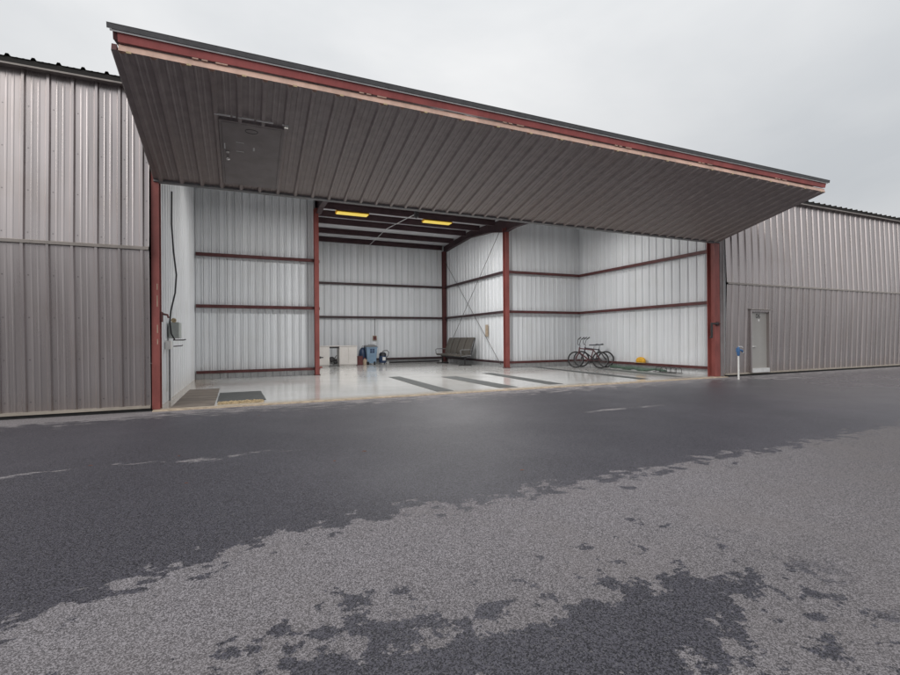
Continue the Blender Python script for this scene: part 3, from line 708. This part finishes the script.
# bicycles
def make_bike(label, col):
    B = thing('bicycle', label, 'bicycle', (0, 0, 0), 0, 'bicycles leaning in the right wing corner')
    r = .365; wb = .54
    for sx in (-1, 1):
        c = Vector((sx*wb, 0, r))
        ring = lambda rad, n=36: [c+Vector((rad*math.cos(2*math.pi*k/n), 0, rad*math.sin(2*math.pi*k/n))) for k in range(n)]
        b = MB(); b.tube(ring(r-.028), .029, 8, closed=True); w = b.build('wheel', M['black_rubber'], B, False)
        b = MB(); b.tube(ring(r-.055), .011, 6, closed=True); b.build('rim', M['grey_steel'], w, False)
        b = MB()
        for k in range(18):
            t = 2*math.pi*k/18; b.tube([c+Vector((0, .02*(-1)**k, 0)), c+Vector(((r-.06)*math.cos(t), 0, (r-.06)*math.sin(t)))], .0026, 4)
        b.lathe(tuple(c), [(.022, -.05), (.022, .05)], 10, 'y'); b.build('spokes', M['grey_steel'], w, False)
    bb = Vector((-.10, 0, .31)); st = Vector((-.25, 0, .83)); ht = Vector((.37, 0, .86)); hbv = Vector((.40, 0, .70))
    b = MB(); b.tube([bb, st], .025); b.tube([st+Vector((.02, 0, -.04)), ht], .025); b.tube([bb, hbv], .028); b.tube([hbv-Vector((0, 0, .03)), ht+Vector((-.01, 0, .05))], .029)
    for s in (-1, 1):
        b.tube([bb+Vector((0, s*.03, 0)), (-wb, s*.06, r)], .015); b.tube([st+Vector((0, s*.02, -.05)), (-wb, s*.06, r)], .018)
    b.build('frame', col, B, False)
    b = MB()
    for s in (-1, 1): b.tube([hbv+Vector((0, s*.02, -.04)), hbv+Vector((.02, s*.05, -.08)), (wb-.03, s*.055, r+.12), (wb, s*.055, r)], .018)
    b.build('fork', col, B, False)
    b = MB(); b.tube([ht, (.34, 0, 1.0), (.40, 0, 1.02)], .014)
    for s in (-1, 1): b.tube([(.40, 0, 1.02), (.40, s*.10, 1.03), (.40, s*.17, 1.10), (.37, s*.22, 1.24), (.27, s*.25, 1.32)], .014)
    hbar = b.build('handlebar', M['dark_steel'], B, False)
    for s in (-1, 1): MB().tube([(.345, s*.23, 1.26), (.22, s*.265, 1.35)], .024).build('grip', M['black_rubber'], hbar, False)
    b = MB(); b.tube([st, (-.28, 0, .96)], .013)
    b.build('seat_post', M['grey_steel'], B, False)
    b = MB(); b.add([(-.43, -.10, 1.0), (-.43, .10, 1.0), (-.30, .08, .985), (-.05, .025, .985), (-.05, -.025, .985), (-.30, -.08, .985),
                     (-.42, -.085, 1.065), (-.42, .085, 1.065), (-.30, .06, 1.04), (-.06, .018, 1.03), (-.06, -.018, 1.03), (-.30, -.06, 1.04)],
                    [(0, 1, 7, 6), (1, 2, 8, 7), (2, 3, 9, 8), (3, 4, 10, 9), (4, 5, 11, 10), (5, 0, 6, 11), (6, 7, 8, 11), (8, 9, 10, 11), (0, 5, 2, 1), (2, 5, 4, 3)])
    b.build('saddle', M['saddle'], B, False)
    b = MB(); b.lathe((bb.x, -.05, bb.z), [(.095, -.004), (.095, .004)], 20, 'y'); b.tube([(bb.x, -.07, bb.z), (bb.x+.14, -.08, bb.z-.10)], .012, 6); b.tube([(bb.x, .07, bb.z), (bb.x-.14, .08, bb.z+.10)], .012, 6)
    b.box((bb.x+.09, -.17, bb.z-.115), (bb.x+.19, -.09, bb.z-.09)); b.box((bb.x-.19, .09, bb.z+.09), (bb.x-.09, .17, bb.z+.115))
    b.lathe((-wb, -.05, r), [(.045, -.01), (.045, .01)], 12, 'y')
    b.tube([(bb.x, -.05, bb.z+.095), (-wb, -.05, r+.045)], .004, 4); b.tube([(bb.x, -.05, bb.z-.095), (-wb, -.05, r-.045)], .004, 4)
    b.build('crankset', M['dark_steel'], B, False)
    b = MB(); b.tube([(-.06, .05, .28), (-.16, .16, .0)], .01, 6); b.build('kickstand', M['dark_steel'], B, False)
    return B
def place(B, fr, re):
    f, r = Vector(fr), Vector(re); m = (f+r)/2; d = f-r
    B.location = (m.x, m.y, 0); B.rotation_euler = (0, 0, math.atan2(d.y, d.x))
bk = make_bike('bicycle with dark red frame standing in front of the black framed one', M['bike_red'])
bk2 = copy_tree(bk); bk2['label'] = 'black framed bicycle standing behind the dark red one, nearer the wall'
for ch in bk2.children:
    if ch.name.split('.')[0] in ('frame', 'fork'):
        ch.data = ch.data.copy(); ch.data.materials[0] = M['bike_dark']
place(bk, (13.45, 5.98), (14.03, 5.11)); place(bk2, (14.09, 6.31), (14.64, 5.53))

# yellow bundle on the bottom girt, green roll, wire rack
o = thing('yellow_bundle', 'orange yellow folded bundle lying on the bottom girt of the right wall', 'bundle', (14.86, 3.6, .28))
b = MB(); vs = []; fs = []
prof = [(0, 1.), (.10, 1.06), (.17, .98), (.23, .78), (.27, .45), (.285, .12)]
n = 18
for h, k in prof:
    for q in range(n):
        t = 2*math.pi*q/n; ww = 1+.05*math.sin(3*t+h*20)
        vs.append((14.84+.08*k*math.cos(t)*ww, 3.62+.235*k*math.sin(t)*ww+.03*h, .285+h*.85))
fs = [(i*n+k, i*n+(k+1) % n, (i+1)*n+(k+1) % n, (i+1)*n+k) for i in range(len(prof)-1) for k in range(n)]+[tuple(range(5*n, 6*n)), tuple(range(n))[::-1]]
b.add(vs, fs, True); b.build('body', M['yellow'], o)
MB().bbox((14.75, 3.36, .282), (14.93, 3.88, .3), .006).build('base', M['coir'], o)
b = MB(); n = 60; pts = []; rr = []
for i in range(n+1):
    t = i/n; pts.append((14.45+.06*math.sin(t*9)+.02*rnd.random(), 4.95-2.9*t, .075+.02*math.sin(t*17))); rr.append(.085*(1+.2*math.sin(t*23)+.12*rnd.random())*(.6+.4*math.sin(math.pi*min(1, t*1.05)))*(1-.25*t))
b.tube(pts, rr, 10)
tag(b.build('tarp_roll', M['green']), 'long dark green rolled tarp lying along the foot of the right wall', 'tarp')
o = thing('wire_rack', 'low dark wire rack of hoops at the front end of the green roll', 'rack', (14.45, 1.8, 0))
b = MB(); b.tube([(14.3, 1.45, .02), (14.3, 2.5, .02)], .012, 6); b.tube([(14.62, 1.45, .02), (14.62, 2.5, .02)], .012, 6); b.build('base_rail', M['dark_steel'], o)
for y in (1.5, 1.72, 1.94, 2.16, 2.38):
    b = MB(); b.tube([(14.3, y, .02), (14.3, y, .14), (14.36, y, .2), (14.56, y, .2), (14.62, y, .14), (14.62, y, .02)], .01, 6); b.build('hoop', M['dark_steel'], o)

# switch gear on the left wall
o = thing('switch_box', 'grey green switch box with black cable on the left wall beside the red column', 'electrical box', (-1.6, 1.6, 1.5))
b = MB(); b.bbox((-1.565, 1.28, 1.40), (-1.36, 1.72, 1.76), .012); b.build('box', M['box_grey'], o)
b = MB(); b.lathe((-1.46, 1.27, 1.80), [(.03, -.035), (.05, -.03), (.05, .02), (.03, .035)], 12, 'y'); b.build('button', M['coir'], o)
b = MB(); b.tube([(-1.46, 1.22, 1.36), (-1.30, 1.5, 1.36), (-1.28, 1.72, 1.37)], .014, 6); b.tube([(-1.46, 1.25, 1.22), (-1.33, 1.5, 1.23), (-1.33, 1.62, 1.24)], .012, 6); b.build('lead', M['char'], o)
b = MB(); b.tube([(-1.45, 1.0, 4.6), (-1.46, 1.02, 3.9), (-1.43, 1.05, 3.3), (-1.39, 1.15, 2.8), (-1.41, 1.1, 2.4), (-1.48, 1.0, 2.0), (-1.50, .98, 1.75), (-1.48, 1.02, 1.5), (-1.44, 1.2, 1.38)], .017, 8); b.build('cable', M['char'], o)
o = thing('wall_outlet', 'white outlet box and conduit below the switch box on the left wall', 'outlet', (-1.6, 1.05, 1.2))
b = MB(); b.bbox((-1.58, .9, 1.16), (-1.47, 1.1, 1.34), .008); b.build('box', M['white_paint'], o)
b = MB(); b.tube([(-1.54, 1.22, 1.2), (-1.54, 1.22, 0.01)], .018, 8); b.build('conduit', M['grey_steel'], o)
b = MB(); b.tube([(-1.55, .95, 1.16), (-1.55, .95, .25)], .012, 6); b.build('pipe', M['white_paint'], o)
o = thing('hook', 'dark red rope hook bolted to the left red column', 'hook', (-1.53, .05, 1.85))
b = MB(); b.bbox((-1.544, .0, 1.72), (-1.50, .1, 1.92), .008); b.tube([(-1.5, .05, 1.88), (-1.42, .05, 1.86), (-1.40, .05, 1.80)], .02, 8); b.build('bracket', M['red_dark'], o)
# rust scars on the left column
for z, h in ((2.35, .12), (2.02, .22), (1.5, .16), (1.28, .1)): MB().box((-1.588, -.0325, z), (-1.574, -.0295, z+h)).build('strike_plate', M['tan'], jl)

# yard hydrant
o = thing('yard_hydrant', 'blue headed yard hydrant on a white standpipe beside the grey walk door', 'hydrant', (14.36, -.84, 0))
b = MB(); b.tube([(14.36, -.84, -.03), (14.362, -.84, .80)], .026, 10); b.build('standpipe', M['white_paint'], o)
b = MB(); b.lathe((14.36, -.84, .78), [(.03, -.06), (.045, .0), (.045, .16), (.034, .20), (.022, .23)], 14); b.bbox((14.29, -.865, .84), (14.34, -.805, .97), .012)
b.tube([(14.40, -.85, .90), (14.47, -.87, .90), (14.51, -.88, .85)], [.035, .032, .028], 10); hd = b.build('head', M['blue_cast'], o)
b = MB(); b.tube([(14.36, -.84, 1.01), (14.44, -.88, 1.02), (14.49, -.9, .98)], .014, 8); b.build('lever', M['light_steel'], hd)
b = MB(); b.lathe((14.52, -.885, .83), [(.03, -.03), (.03, .03)], 10); b.build('spout_ring', M['chrome'], hd)

# fallen leaves on the asphalt
def leaf_mesh():
    b = MB(); pts = [(0, 0), (.012, .02), (.016, .045), (.008, .075), (0, .09), (-.008, .075), (-.016, .045), (-.012, .02)]
    b.add([(x, y, .006+.012*abs(x)*30*.03+.004*math.sin(y*50)) for x, y in pts], [(0, 1, 2, 3, 4), (0, 4, 5, 6, 7)]); return b
lf0 = None
for i, (x, y) in enumerate(((-.72, -4.36), (-1.6, -4.42), (1.35, -5.1), (-.55, -5.6), (.9, -5.4), (2.6, -6.6), (.2, -1.6), (-1.9, -5.9))):
    if lf0 is None: o = lf0 = tag(leaf_mesh().build('leaf', M['leaf']), 'small reddish fallen leaf on the wet asphalt', 'leaf', 'fallen leaves on the asphalt')
    else: o = lf0.copy(); COL.objects.link(o)
    o.location = (x, y, -.028); o.rotation_euler = (0, 0, rnd.uniform(0, 6.28)); k = rnd.uniform(.4, .8); o.scale = (k, k, k)

# ------------------------------------------------------------------ camera
f, pitch, roll, yaw = 466.2965, .0018, .0078, .4136
c, s = math.cos(yaw), math.sin(yaw)
Rt = Vector((c, -s, 0)); Fw = Vector((s, c, 0)); Up = Vector((0, 0, 1))
F2 = Fw*math.cos(pitch)+Up*math.sin(pitch); U2 = Up*math.cos(pitch)-Fw*math.sin(pitch)
r2 = Rt*math.cos(roll)-U2*math.sin(roll); u2 = Rt*math.sin(roll)+U2*math.cos(roll)
cam = bpy.data.cameras.new('camera'); co = bpy.data.objects.new('camera', cam); COL.objects.link(co)
m = Matrix((r2, u2, -F2)).transposed().to_4x4(); m.translation = (0, -10.7398, 1.35)
co.matrix_world = m
cam.sensor_width = 36; cam.sensor_fit = 'HORIZONTAL'; cam.lens = f/900*36; cam.clip_start = .05; cam.clip_end = 1500
S.camera = co

# ------------------------------------------------------------------ light
SUN_EL, SUN_AZ = 34, 226      # degrees; azimuth clockwise from +Y
sd = Vector((math.sin(R(SUN_AZ))*math.cos(R(SUN_EL)), math.cos(R(SUN_AZ))*math.cos(R(SUN_EL)), math.sin(R(SUN_EL))))
sl_ = bpy.data.lights.new('sun', 'SUN'); sl_.energy = 1.5; sl_.angle = R(40); sl_.color = (1, .97, .93)
so = bpy.data.objects.new('sun', sl_); COL.objects.link(so); so.rotation_euler = (-sd).to_track_quat('-Z', 'Y').to_euler()

w = bpy.data.worlds.new('World'); S.world = w; w.use_nodes = True
t = w.node_tree; bg = t.nodes['Background']
def nn(typ, **kw):
    x = t.nodes.new(typ)
    for k, v in kw.items(): setattr(x, k, v)
    return x
sky = nn('ShaderNodeTexSky', sky_type='NISHITA'); sky.sun_disc = False; sky.sun_elevation = R(SUN_EL); sky.sun_rotation = R(SUN_AZ)
tc = nn('ShaderNodeTexCoord'); sp = nn('ShaderNodeSeparateXYZ'); t.links.new(tc.outputs['Generated'], sp.inputs[0])
mp = nn('ShaderNodeMapping'); mp.inputs['Scale'].default_value = (1, 1, 2.2); t.links.new(tc.outputs['Generated'], mp.inputs[0])
no = nn('ShaderNodeTexNoise'); no.inputs['Scale'].default_value = 1.5; no.inputs['Detail'].default_value = 6; no.inputs['Roughness'].default_value = .5; no.inputs['Distortion'].default_value = .3
t.links.new(mp.outputs[0], no.inputs['Vector'])
ramp = nn('ShaderNodeMapRange'); ramp.inputs[1].default_value = .3; ramp.inputs[2].default_value = .7; t.links.new(no.outputs['Fac'], ramp.inputs[0])
cl = nn('ShaderNodeMix', data_type='RGBA'); cl.inputs[6].default_value = (5.0, 5.2, 5.42, 1); cl.inputs[7].default_value = (6.9, 6.95, 7.0, 1)
t.links.new(ramp.outputs[0], cl.inputs[0])
el = nn('ShaderNodeMapRange'); el.inputs[1].default_value = -.05; el.inputs[2].default_value = 1.; el.inputs[3].default_value = .88; el.inputs[4].default_value = 1.7
t.links.new(sp.outputs[2], el.inputs[0])
gm_ = nn('ShaderNodeMix', data_type='RGBA', blend_type='MULTIPLY'); gm_.inputs[0].default_value = 1
t.links.new(cl.outputs[2], gm_.inputs[6]); t.links.new(el.outputs[0], gm_.inputs[7])
mx = nn('ShaderNodeMix', data_type='RGBA'); mx.inputs[0].default_value = .97
t.links.new(sky.outputs[0], mx.inputs[6]); t.links.new(gm_.outputs[2], mx.inputs[7])
t.links.new(mx.outputs[2], bg.inputs['Color']); bg.inputs['Strength'].default_value = .1

S.render.engine = 'CYCLES'
S.view_settings.view_transform = 'Standard'; S.view_settings.look = 'None'; S.view_settings.exposure = 0; S.view_settings.gamma = 1
S.view_settings.use_curve_mapping = False
